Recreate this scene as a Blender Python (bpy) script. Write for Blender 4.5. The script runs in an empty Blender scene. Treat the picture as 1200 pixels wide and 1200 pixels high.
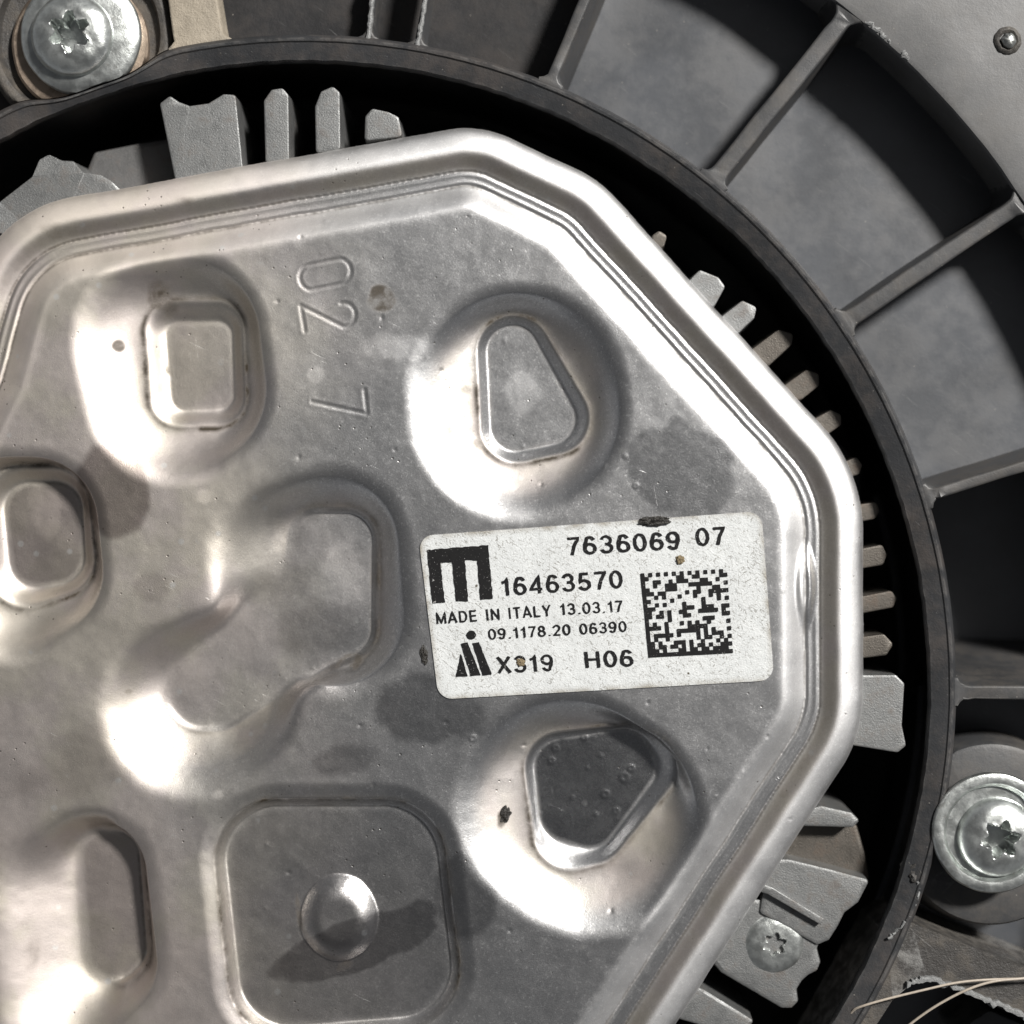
import bpy, bmesh, math, random
import numpy as np
from mathutils import Vector, Matrix, noise as mnoise

random.seed(7); np.random.seed(7)
S = 1e-4                      # working unit: 0.1 mm
H = 2200.0                    # camera height over the pressed cover, in working units
scene = bpy.context.scene
col = scene.collection

# ------------------------------------------------------------------ camera, sky, sun, exposure
cam_d = bpy.data.cameras.new('camera'); cam = bpy.data.objects.new('camera', cam_d); col.objects.link(cam)
cam.location = (0, 0, H * S)
cam_d.sensor_width = 36; cam_d.lens = 36 * H / 1200.0
cam_d.clip_start = 0.005; cam_d.clip_end = 50
cam_d.dof.use_dof = True; cam_d.dof.focus_distance = H * S; cam_d.dof.aperture_fstop = 10
scene.camera = cam

SUN_EL, SUN_AZ = 46.0, 48.0   # azimuth measured from +Y towards +X
world = bpy.data.worlds.new('World'); scene.world = world; world.use_nodes = True
wn = world.node_tree; wn.nodes.clear()
sky = wn.nodes.new('ShaderNodeTexSky'); sky.sky_type = 'NISHITA'; sky.sun_disc = False
sky.sun_elevation = math.radians(SUN_EL); sky.sun_rotation = math.radians(SUN_AZ)
sky.air_density = 0.4; sky.dust_density = 0.4; sky.ozone_density = 1.0
hsv = wn.nodes.new('ShaderNodeHueSaturation'); hsv.inputs['Saturation'].default_value = 0.10
bg = wn.nodes.new('ShaderNodeBackground'); bg.inputs['Strength'].default_value = 0.05
wo = wn.nodes.new('ShaderNodeOutputWorld')
wn.links.new(sky.outputs[0], hsv.inputs['Color']); wn.links.new(hsv.outputs[0], bg.inputs['Color'])
wn.links.new(bg.outputs[0], wo.inputs['Surface'])

sun_d = bpy.data.lights.new('sun', 'SUN'); sun = bpy.data.objects.new('sun', sun_d); col.objects.link(sun)
sun_d.energy = 5.0; sun_d.angle = math.radians(7.5); sun_d.color = (1.0, 0.965, 0.92)
az, el = math.radians(SUN_AZ), math.radians(SUN_EL)
sdir = Vector((math.sin(az) * math.cos(el), math.cos(az) * math.cos(el), math.sin(el)))
sun.rotation_euler = sdir.to_track_quat('Z', 'Y').to_euler(); sun.location = sdir * 2

scene.view_settings.view_transform = 'Standard'; scene.view_settings.look = 'None'
scene.view_settings.exposure = 0.25; scene.view_settings.gamma = 1
scene.cycles.use_denoising = True

# ------------------------------------------------------------------ helpers
def P(px, py, z=0.0):
    """a point measured in the photograph, taken out to its own depth"""
    k = (H - z) / H
    return ((px - 600) * k, (600 - py) * k)

def link(o, parent=None):
    col.objects.link(o)
    if parent: o.parent = parent
    return o

def thing(name, label, cat, loc=(0, 0, 0), group=None):
    o = bpy.data.objects.new(name, None); link(o)
    o.empty_display_size = 0.002
    o.location = Vector(loc) * S
    o['label'] = label; o['category'] = cat
    if group: o['group'] = group
    return o

def mesh_obj(name, verts, faces, m, parent=None, smooth=True, sharp=40, label=None):
    """verts in working units, world position"""
    off = np.array(world_loc(parent)) if parent else np.zeros(3)
    v = np.asarray(verts, float) - off
    me = bpy.data.meshes.new(name)
    me.from_pydata((v * S).tolist(), [], faces)
    me.materials.append(m)
    if smooth:
        me.polygons.foreach_set('use_smooth', [True] * len(me.polygons))
        if sharp: me.set_sharp_from_angle(angle=math.radians(sharp))
    me.update()
    o = bpy.data.objects.new(name, me); link(o, parent)
    if label: o['label'] = label
    return o

def world_loc(o):
    v = Vector((0, 0, 0))
    while o is not None:
        v += o.location; o = o.parent
    return v / S

def offset_poly(pts, d):
    """outward offset of a polygon given in x,y (either winding)"""
    n = len(pts); A = sum(pts[i][0] * pts[(i + 1) % n][1] - pts[(i + 1) % n][0] * pts[i][1] for i in range(n))
    s = 1 if A > 0 else -1
    out = []
    for i in range(n):
        p0, p1, p2 = Vector(pts[i - 1]), Vector(pts[i]), Vector(pts[(i + 1) % n])
        e1 = (p1 - p0); e2 = (p2 - p1)
        if e1.length < 1e-6 or e2.length < 1e-6: out.append(pts[i]); continue
        e1.normalize(); e2.normalize()
        n1 = Vector((e1.y, -e1.x)) * s; n2 = Vector((e2.y, -e2.x)) * s
        b = n1 + n2
        if b.length < 1e-3: b = n1
        b.normalize(); c = max(0.45, b.dot(n1))
        dd = d if not isinstance(d, (list, tuple)) else d[i]
        out.append((p1.x + b.x * dd / c, p1.y + b.y * dd / c))
    return out

def prism(name, pts, z1, z0, m, parent=None, draft=0.0, bevel=3.0, seg=2, wob=0.0, ztop=None, label=None, world=False):
    """solid with an outline measured in the photograph at its top height; draft widens it downwards"""
    q = [tuple(p) for p in pts] if world else [P(x, y, z1) for x, y in pts]
    b = offset_poly(q, draft)
    bm = bmesh.new()
    top = [bm.verts.new((x + random.uniform(-wob, wob), y + random.uniform(-wob, wob), z1 + (ztop(x, y) if ztop else 0))) for x, y in q]
    bot = [bm.verts.new((x, y, z0)) for x, y in b]
    n = len(q)
    ft = bm.faces.new(top); bm.faces.new(bot[::-1])
    for i in range(n):
        bm.faces.new((top[i], bot[i], bot[(i + 1) % n], top[(i + 1) % n]))
    bmesh.ops.recalc_face_normals(bm, faces=bm.faces)
    if bevel > 0:
        es = list(ft.edges)
        bmesh.ops.bevel(bm, geom=es, offset=bevel, segments=seg, profile=0.6, affect='EDGES', clamp_overlap=True)
    bmesh.ops.triangulate(bm, faces=[f for f in bm.faces if len(f.verts) > 4])
    bm.verts.index_update()
    v = [tuple(x.co) for x in bm.verts]; f = [[x.index for x in g.verts] for g in bm.faces]
    bm.free()
    o = mesh_obj(name, v, f, m, parent, label=label)
    wm = o.modifiers.new('weighted', 'WEIGHTED_NORMAL'); wm.keep_sharp = True; wm.weight = 100
    return o

def arc_strip(name, rings, m, parent=None, closed=False):
    """surface swept between polylines (each a list of 3d points)"""
    n = len(rings[0]); v = [p for r in rings for p in r]; f = []
    for k in range(len(rings) - 1):
        for i in range(n if closed else n - 1):
            j = (i + 1) % n
            f.append((k * n + i, (k + 1) * n + i, (k + 1) * n + j, k * n + j))
    return mesh_obj(name, v, f, m, parent)

def tube(name, pts, rad, m, parent=None, ns=8):
    v, f = [], []
    pts = [Vector(p) for p in pts]
    for i, p in enumerate(pts):
        t = (pts[min(i + 1, len(pts) - 1)] - pts[max(i - 1, 0)]).normalized()
        a = t.cross(Vector((0, 0, 1))).normalized(); b = t.cross(a)
        r = rad(i / (len(pts) - 1)) if callable(rad) else rad
        for k in range(ns):
            w = 2 * math.pi * k / ns
            v.append(tuple(p + (a * math.cos(w) + b * math.sin(w)) * r))
    for i in range(len(pts) - 1):
        for k in range(ns):
            f.append((i * ns + k, i * ns + (k + 1) % ns, (i + 1) * ns + (k + 1) % ns, (i + 1) * ns + k))
    f.append(tuple(range(ns))[::-1]); f.append(tuple((len(pts) - 1) * ns + k for k in range(ns)))
    return mesh_obj(name, v, f, m, parent)

def sm(t):
    t = np.clip(t, 0, 1); return t * t * (3 - 2 * t)

def fillet(pts, rad, seg=10):
    """round each corner of a closed polygon"""
    out = []; n = len(pts)
    for i in range(n):
        p0, p1, p2 = Vector(pts[i - 1]), Vector(pts[i]), Vector(pts[(i + 1) % n])
        a = (p0 - p1).normalized(); b = (p2 - p1).normalized()
        ang = a.angle(b); r = rad[i] if isinstance(rad, (list, tuple)) else rad
        t = min(r / math.tan(ang / 2), 0.49 * min((p0 - p1).length, (p2 - p1).length)); r = t * math.tan(ang / 2)
        c = p1 + (a + b).normalized() * (r / math.sin(ang / 2))
        s, e = p1 + a * t - c, p1 + b * t - c
        tot = s.angle_signed(e)
        for k in range(seg + 1):
            w = -tot * k / seg
            out.append((c.x + s.x * math.cos(w) - s.y * math.sin(w), c.y + s.x * math.sin(w) + s.y * math.cos(w)))
    return out

def sdf_poly(x, y, poly):
    """signed distance, negative inside"""
    d = np.full(x.shape, 1e18); inside = np.zeros(x.shape, bool)
    n = len(poly)
    for i in range(n):
        ax, ay = poly[i]; bx, by = poly[(i + 1) % n]
        ex, ey = bx - ax, by - ay; L = ex * ex + ey * ey
        if L < 1e-9: continue
        wx, wy = x - ax, y - ay
        t = np.clip((wx * ex + wy * ey) / L, 0, 1)
        dd = (wx - ex * t) ** 2 + (wy - ey * t) ** 2
        np.minimum(d, dd, out=d)
        c = ((ay > y) != (by > y))
        if abs(ey) > 1e-9: inside ^= c & (wx < ex * wy / ey)
    d = np.sqrt(d)
    return np.where(inside, -d, d)

def sdf_round(x, y, poly, r):
    if len(poly) == 1:
        return np.hypot(x - poly[0][0], y - poly[0][1]) - r
    return sdf_poly(x, y, poly) - r

def smin(a, b, k):
    h = np.clip(0.5 + 0.5 * (b - a) / k, 0, 1)
    return b * (1 - h) + a * h - k * h * (1 - h)

# ---- numpy value noise for the wear and painted-light masks
def vnoise(x, y, sc, seed):
    rs = np.random.RandomState(seed); g = rs.rand(256, 256)
    u, v = x * sc + 57.3, y * sc + 31.7
    i, j = np.floor(u).astype(int), np.floor(v).astype(int); fu, fv = sm(u - i), sm(v - j)
    a = g[i % 256, j % 256]; b = g[(i + 1) % 256, j % 256]; c = g[i % 256, (j + 1) % 256]; d = g[(i + 1) % 256, (j + 1) % 256]
    return (a * (1 - fu) + b * fu) * (1 - fv) + (c * (1 - fu) + d * fu) * fv
def fbm(x, y, sc, seed, o=4):
    t = 0; a = 0.5; s = 0
    for k in range(o):
        t = t + a * vnoise(x, y, sc * 2 ** k, seed + k); s += a; a *= 0.5
    return t / s

# ------------------------------------------------------------------ materials
class NT:
    def __init__(self, name):
        self.m = bpy.data.materials.new(name); self.m.use_nodes = True
        self.t = self.m.node_tree; self.b = self.t.nodes['Principled BSDF']
        tc = self.t.nodes.new('ShaderNodeTexCoord'); mp = self.t.nodes.new('ShaderNodeMapping')
        mp.inputs['Scale'].default_value = (1 / S,) * 3
        self.t.links.new(tc.outputs['Object'], mp.inputs['Vector']); self.co = mp.outputs[0]
    def L(self, a, b): self.t.links.new(a, b)
    def stretch(self, sx, sy, rot):
        mp = self.t.nodes.new('ShaderNodeMapping'); mp.inputs['Scale'].default_value = (sx, sy, 1)
        r = self.t.nodes.new('ShaderNodeMapping'); r.inputs['Rotation'].default_value = (0, 0, math.radians(rot))
        self.L(self.co, r.inputs[0]); self.L(r.outputs[0], mp.inputs[0]); return mp.outputs[0]
    def noise(self, sc, det=4, rough=.55, vec=None):
        n = self.t.nodes.new('ShaderNodeTexNoise'); n.inputs['Scale'].default_value = sc
        n.inputs['Detail'].default_value = det; n.inputs['Roughness'].default_value = rough
        self.L(vec or self.co, n.inputs['Vector']); return n.outputs['Fac']
    def voro(self, sc, feature='F1', rnd=1, vec=None):
        n = self.t.nodes.new('ShaderNodeTexVoronoi'); n.inputs['Scale'].default_value = sc; n.feature = feature
        n.inputs['Randomness'].default_value = rnd
        self.L(vec or self.co, n.inputs['Vector']); return n
    def ramp(self, f, a, b, lo=0.0, hi=1.0):
        n = self.t.nodes.new('ShaderNodeMapRange'); n.inputs[1].default_value = a; n.inputs[2].default_value = b
        n.inputs[3].default_value = lo; n.inputs[4].default_value = hi; n.clamp = True
        n.interpolation_type = 'SMOOTHSTEP'
        self.L(f, n.inputs[0]); return n.outputs[0]
    def math(self, op, a, b=None):
        n = self.t.nodes.new('ShaderNodeMath'); n.operation = op
        for k, v in enumerate((a, b)):
            if v is None: continue
            if isinstance(v, (int, float)): n.inputs[k].default_value = v
            else: self.L(v, n.inputs[k])
        return n.outputs[0]
    def mix(self, f, a, b):
        n = self.t.nodes.new('ShaderNodeMix'); n.data_type = 'RGBA'
        for k, v in ((0, f), (6, a), (7, b)):
            if isinstance(v, (int, float)): n.inputs[k].default_value = v
            elif isinstance(v, tuple): n.inputs[k].default_value = (*v, 1)
            else: self.L(v, n.inputs[k])
        return n.outputs[2]
    def attr(self, name):
        n = self.t.nodes.new('ShaderNodeAttribute'); n.attribute_name = name; return n.outputs['Fac']
    def set(self, key, v):
        i = self.b.inputs[key]
        if isinstance(v, (int, float)): i.default_value = v
        elif isinstance(v, tuple): i.default_value = (*v, 1) if len(v) == 3 else v
        else: self.L(v, i)
    def bump(self, h, dist, strength=1.0, prev=None):
        n = self.t.nodes.new('ShaderNodeBump'); n.inputs['Strength'].default_value = strength
        n.inputs['Distance'].default_value = dist * S
        self.L(h, n.inputs['Height'])
        if prev: self.L(prev, n.inputs['Normal'])
        return n.outputs[0]

def plastic(name, base, dust=0.25, dustcol=(.16, .135, .105), rough=(.42, .55), grain=0.25, spec=.5):
    n = NT(name)
    big = n.noise(.012, 5, .6); mid = n.noise(.06, 6, .65); fine = n.noise(.45, 4, .6)
    d = n.math('MULTIPLY', n.ramp(n.math('ADD', n.math('MULTIPLY', big, .6), n.math('MULTIPLY', mid, .4)), .42, .66), dust)
    c = n.mix(fine, tuple(x * .75 for x in base), tuple(x * 1.3 for x in base))
    c = n.mix(n.ramp(n.noise(.010, 4, .55), .36, .64), c, n.mix(.5, c, tuple(x * 1.7 for x in base)))
    c = n.mix(d, c, dustcol)
    sp = n.voro(.09); spk = n.math('MULTIPLY', n.ramp(sp.outputs['Distance'], .10, .04), n.ramp(n.noise(.05, 2), .52, .6))
    c = n.mix(n.math('MULTIPLY', spk, .5), c, (.30, .28, .25))
    sc = n.noise(1.0, 2, .5, n.stretch(.012, .5, 38)); scr = n.ramp(sc, .70, .76)
    c = n.mix(n.math('MULTIPLY', scr, .35), c, (.2, .2, .2))
    geo = n.t.nodes.new('ShaderNodeNewGeometry')
    wear = n.math('MULTIPLY', n.ramp(geo.outputs['Pointiness'], .53, .60), n.ramp(mid, .40, .60))
    c = n.mix(n.math('MULTIPLY', wear, .55), c, (.22, .22, .215))
    n.set('Base Color', c); n.set('Roughness', n.ramp(n.math('ADD', n.math('MULTIPLY', big, .65), n.math('MULTIPLY', mid, .35)), .38, .62, *rough)); n.set('Specular IOR Level', spec)
    h = n.math('ADD', n.math('MULTIPLY', fine, .5), n.math('MULTIPLY', mid, 1.5))
    n.set('Normal', n.bump(h, grain))
    return n.m

def cast_alu(name, base=(.42, .42, .42), dirt=.4, metallic=.75, rough=(.42, .6)):
    n = NT(name)
    mid = n.noise(.05, 6, .65); fine = n.noise(.5, 4, .6)
    c = n.mix(fine, tuple(x * .8 for x in base), tuple(x * 1.2 for x in base))
    c = n.mix(n.math('MULTIPLY', n.ramp(mid, .5, .72), dirt), c, (.13, .10, .08))
    n.set('Base Color', c); n.set('Metallic', metallic); n.set('Roughness', n.ramp(mid, .3, .7, *rough))
    n.set('Normal', n.bump(n.math('ADD', fine, mid), .45))
    return n.m

def zinc(name, base=(.66, .69, .675), dirt=.3, rough=(.28, .40)):
    n = NT(name)
    mid = n.noise(.06, 6, .65); fine = n.noise(.5, 4, .6)
    c = n.mix(n.ramp(mid, .35, .65), tuple(x * .75 for x in base), base)
    c = n.mix(n.math('MULTIPLY', n.ramp(n.noise(.09, 5, .7), .56, .74), dirt), c, (.16, .12, .08))
    n.set('Base Color', c); n.set('Metallic', .92); n.set('Roughness', n.ramp(mid, .3, .7, *rough))
    n.set('Normal', n.bump(n.math('ADD', n.math('MULTIPLY', fine, .4), mid), .45))
    return n.m

def steel():
    n = NT('pressed_steel')
    warm, grime_and_shade, stain_and_reflection, dull = (n.attr(k) for k in ('warm', 'grime_and_shade', 'stain_and_reflection', 'dull'))
    big = n.noise(.008, 4, .55); mid = n.noise(.045, 6, .62); fine = n.noise(.42, 4, .62); vf = n.noise(1.1, 3, .6)
    c = n.mix(mid, (.63, .633, .64), (.68, .68, .685))
    c = n.mix(n.math('MULTIPLY', n.ramp(fine, .44, .62), .30), c, (.54, .545, .55))
    c = n.mix(n.math('MULTIPLY', n.ramp(vf, .48, .60), .50), c, (.36, .365, .375))
    c = n.mix(n.math('MULTIPLY', n.ramp(fine, .57, .66), .50), c, (.88, .88, .88))
    sp1 = n.noise(.26, 3, .7); sp2 = n.noise(.34, 2, .6, n.stretch(1, .8, 20))
    amt = n.math('SUBTRACT', 1.0, n.math('MULTIPLY', warm, .55))
    c = n.mix(n.math('MULTIPLY', n.math('MULTIPLY', n.ramp(sp1, .52, .60), amt), .40), c, (.40, .405, .415))
    c = n.mix(n.math('MULTIPLY', n.math('MULTIPLY', n.ramp(sp2, .60, .66), amt), .70), c, (.90, .90, .90))
    c = n.mix(n.math('MULTIPLY', warm, .72), c, n.mix(n.ramp(big, .42, .58), n.mix(mid, (.61, .53, .485), (.67, .58, .53)), n.mix(mid, (.61, .545, .45), (.67, .605, .495))))
    c = n.mix(n.math('MULTIPLY', dull, .5), c, n.mix(warm, (.82, .82, .82), (.80, .73, .67)))  # worn rim, its colour also paled to stand in for bright reflections
    c = n.mix(n.math('MULTIPLY', stain_and_reflection, .75), c, n.mix(warm, (.20, .205, .215), (.25, .195, .175)))
    # small pale spots and dark pits
    v1 = n.voro(.035); s1 = n.math('MULTIPLY', n.ramp(v1.outputs['Distance'], .17, .09), n.ramp(n.noise(.03, 2), .50, .58))
    c = n.mix(n.math('MULTIPLY', s1, .6), c, (.70, .70, .69))
    v2 = n.voro(.10); s2 = n.math('MULTIPLY', n.ramp(v2.outputs['Distance'], .15, .07), n.ramp(n.noise(.021, 3), .53, .62))
    c = n.mix(n.math('MULTIPLY', s2, .75), c, (.10, .085, .07))
    scr = None
    for rot, sx in ((25, .02), (-50, .03), (80, .022)):
        q = n.ramp(n.noise(1.0, 2, .5, n.stretch(sx, .45, rot)), .70, .76)
        q = n.math('MULTIPLY', q, n.ramp(n.noise(.009 + sx * .1, 3), .52, .62))
        scr = q if scr is None else n.math('MAXIMUM', scr, q)
    c = n.mix(n.math('MULTIPLY', scr, .45), c, (.78, .78, .77))
    g2 = n.math('MULTIPLY', grime_and_shade, n.ramp(mid, .30, .62, .35, 1.0))
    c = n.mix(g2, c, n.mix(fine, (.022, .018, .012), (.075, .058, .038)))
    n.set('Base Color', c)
    n.set('Metallic', n.math('SUBTRACT', 1.0, n.math('MULTIPLY', n.ramp(g2, .5, 1.0), .6)))
    r = n.math('ADD', n.ramp(mid, .3, .7, .300, .322), n.math('MULTIPLY', warm, .155))
    r = n.math('ADD', r, n.math('MULTIPLY', n.math('MULTIPLY', n.ramp(sp1, .46, .60), amt), .03))
    r = n.math('ADD', r, n.math('MULTIPLY', g2, .25))
    r = n.math('ADD', r, n.math('MULTIPLY', dull, .23))
    r = n.math('SUBTRACT', r, n.math('MULTIPLY', stain_and_reflection, .05))
    n.set('Roughness', r)
    h = n.math('ADD', n.math('MULTIPLY', fine, .35), n.math('MULTIPLY', vf, .9))
    h = n.math('ADD', h, n.math('MULTIPLY', scr, -.25))
    h = n.math('ADD', h, n.math('MULTIPLY', n.math('MULTIPLY', fine, stain_and_reflection), .35))
    h = n.math('SUBTRACT', h, n.math('MULTIPLY', s2, .8))
    nb = n.bump(h, .20); nb = n.bump(mid, .10, 1.0, nb)
    n.set('Normal', nb)
    return n.m

def paper():
    n = NT('label_film')
    fine = n.noise(.5, 4, .6); mid = n.noise(.05, 5, .6)
    c = n.mix(mid, (.54, .56, .562), (.62, .64, .642))
    sp = None
    for rot, sx, sy, th in ((30, .15, .48, .60), (-40, .14, .5, .61), (80, .12, .45, .615)):
        q = n.ramp(n.noise(1.0, 3, .6, n.stretch(sx, sy, rot)), th, th + .05)
        sp = q if sp is None else n.math('MAXIMUM', sp, q)
    sp = n.math('MULTIPLY', sp, n.ramp(n.noise(.018, 3), .30, .58, .35, 1.0))
    c = n.mix(n.math('MULTIPLY', sp, .7), c, (.16, .15, .13))
    v = n.voro(.06); s = n.math('MULTIPLY', n.ramp(v.outputs['Distance'], .12, .05), n.ramp(n.noise(.05, 2), .55, .6))
    c = n.mix(s, c, (.08, .07, .05))
    c = n.mix(n.math('MULTIPLY', n.attr('grime_and_shade'), .8), c, (.20, .17, .12))
    n.set('Base Color', c); n.set('Roughness', .38); n.set('Specular IOR Level', .5)
    n.set('Normal', n.bump(n.math('ADD', fine, n.math('MULTIPLY', mid, 2)), .6))
    return n.m

def ink():
    n = NT('print_ink')
    a = n.noise(.6, 3, .6); b = n.noise(.16, 4, .7)
    w = n.math('MAXIMUM', n.ramp(a, .66, .72), n.ramp(b, .67, .72))
    n.set('Base Color', n.mix(w, n.mix(b, (.006, .006, .007), (.014, .014, .014)), (.50, .50, .49)))
    n.set('Roughness', .6); n.set('Specular IOR Level', .15); return n.m

M = dict(
    plastic=plastic('black_plastic', (.036, .037, .039), .22),
    plastic_floor=plastic('black_plastic_floor', (.037, .041, .048), .06, rough=(.35, .44), grain=.10, spec=1.0),
    plastic_flange=plastic('grey_black_plastic', (.13, .131, .132), .12, grain=.3),
    plastic_ring=plastic('worn_ring_plastic', (.024, .025, .027), .20, (.15, .115, .09), (.45, .6), .6, .35),
    plastic_dark=plastic('darker_black_plastic', (.014, .014, .015), .22, (.075, .06, .05), (.45, .6), .3, .35),  # darker copy of the shroud plastic for the upper left floors
    plastic_dusty=plastic('dusty_plastic', (.034, .032, .030), .6, (.14, .12, .095), (.5, .7), 1.2),
    plastic_beige=plastic('dust_caked_plastic', (.24, .21, .165), .9, (.40, .35, .28), (.6, .8), 1.6),
    black=plastic('deep_black_plastic', (.012, .012, .012), .10, (.05, .045, .04), (.5, .7)),
    alu=cast_alu('cast_aluminium', (.22, .225, .225), .45),
    alu_dirty_shaded=cast_alu('dirty_shaded_cast_aluminium', (.11, .10, .088), .6),  # dirty metal, base also darkened to paint the shade in the gap
    alu_dark=cast_alu('dark_cast_aluminium', (.13, .13, .13), .5, .5),
    zinc=zinc('zinc_plate'), zinc_dirty=zinc('rusty_zinc_plate', (.42, .34, .27), .7, (.4, .6)),
    zinc_dark=zinc('dull_zinc_plate', (.36, .37, .36), .45, (.28, .45)),
    steel=steel(), paper=paper(), ink=ink(),
)
def simple(name, colr, rough=.6, metallic=0.0, bump=0.0, sc=.3):
    n = NT(name); f = n.noise(sc, 5, .65)
    n.set('Base Color', n.mix(f, tuple(x * .6 for x in colr), tuple(x * 1.4 for x in colr))); n.set('Roughness', rough); n.set('Metallic', metallic)
    if bump: n.set('Normal', n.bump(f, bump))
    return n.m
M['soot'] = simple('black_grime', (.02, .018, .015), .35, 0, 3, .25)
M['mud'] = simple('dry_mud', (.19, .15, .09), .9, 0, 2, .25)
M['hair'] = simple('pale_hair', (.40, .35, .29), .4)
M['bare'] = simple('torn_plastic_edge', (.20, .205, .205), .4, 0, 1.5, .3)

# ------------------------------------------------------------------ background under everything
def plane_obj(name, x0, y0, x1, y1, z, m):
    return mesh_obj(name, [(x0, y0, z), (x1, y0, z), (x1, y1, z), (x0, y1, z)], [(0, 1, 2, 3)], m)
back = plane_obj('background', -1600, -1600, 1600, 1600, -330, M['black']); back['kind'] = 'structure'

# ------------------------------------------------------------------ fan shroud
CX, CY = 357.4, 804.1
meas = np.array([(333, 67), (400, 70), (533, 90), (633, 133), (733, 180), (800, 223), (877, 290), (933, 360), (967, 400), (1000, 460), (1040, 543), (1067, 630),
                 (1085, 717), (1087, 800), (1087, 867), (1083, 933), (1060, 1017), (1033, 1083), (1000, 1150), (967, 1200), (167, 100), (100, 120), (0, 170)], float)
th = np.arctan2(CY - meas[:, 1], meas[:, 0] - CX); rr = np.hypot(meas[:, 0] - CX, meas[:, 1] - CY)
def basis(t): return np.stack([np.ones_like(t), np.cos(t), np.sin(t), np.cos(2 * t), np.sin(2 * t)], -1)
coef = np.linalg.lstsq(np.vstack([basis(th), 0.6 * np.eye(5)[1:]]), np.r_[rr, np.zeros(4)], rcond=None)[0]
def ring_r(t): return float(basis(np.array(t)) @ coef)
def pol(ang, r, z=0.0):           # polar round the fan's axis, measured at height z
    return P(CX + r * math.cos(ang), CY - r * math.sin(ang), z)

shroud = thing('fan_shroud', 'black moulded plastic fan shroud ring with radial ribs and deep pockets round the metal cover', 'fan shroud', (0, 0, -330))
A0, A1 = math.radians(-62), math.radians(150)
NA = 900
angs = [A0 + (A1 - A0) * i / NA for i in range(NA + 1)]
def jit(a, sc, amp, k): return amp * mnoise.noise(Vector((math.cos(a) * sc, math.sin(a) * sc, k)))
prof = [(22, -330, .2), (18, -70, .2), (6, -48, .5), (0, -40, 1.0), (-1.5, -20, 1.4), (0, -9, 1.8), (2.5, -5.5, 1.2), (10, -3.5, .6), (18, -1.5, .5), (23, -.5, .4), (25, 1.6, .3), (28, 2, .3), (30, -1, .3), (32, -8, .3), (38, -275, .2)]
def notch(a):
    return 1 - .62 * math.exp(-((math.degrees(a) - 109.2) / 5.5) ** 4)
rings = []
for dr, z, am in prof:
    r_ = []
    for a in angs:
        r = ring_r(a) + (dr * notch(a) if dr > 0 else dr) + jit(a, 50, am * .8, 1.0) + jit(a, 14, am * .8, 3)
        x, y = pol(a, r, max(z, -30)); r_.append((x, y, z + jit(a, 40, am * .4, 9)))
    rings.append(r_)
arc_strip('hub_ring', rings, M['plastic_ring'], shroud)

FLOOR = -92
def annulus(name, a0, a1, r0, r1, z, m, n=60, k=6, und=0.0):
    rg = []
    for q in range(k + 1):
        row = []
        for i in range(n + 1):
            a = math.radians(a0 + (a1 - a0) * i / n); r = (ring_r(a) + r0) + (r1 - r0 - ring_r(a)) * q / k
            x, y = pol(a, r, 0); row.append((x, y, z + und * mnoise.noise(Vector((x * .01, y * .01, 2)))))
        rg.append(row)
    return arc_strip(name, rg, m, shroud)
annulus('pocket_floor', 17.4, 67.6, 20, 1240, FLOOR, M['plastic_floor'], und=3)
annulus('pocket_floor', 67.6, 86, 20, 1240, FLOOR, M['plastic_dark'], und=3)
annulus('pocket_floor', -1, 17.4, 20, 1240, -270, M['plastic_floor'], und=3)
annulus('pocket_floor', -62, -1, 20, 1240, -150, M['plastic_floor'], und=3)
annulus('shallow_floor', 84, 150, 20, 1240, -48, M['plastic_dark'], und=4)

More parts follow.
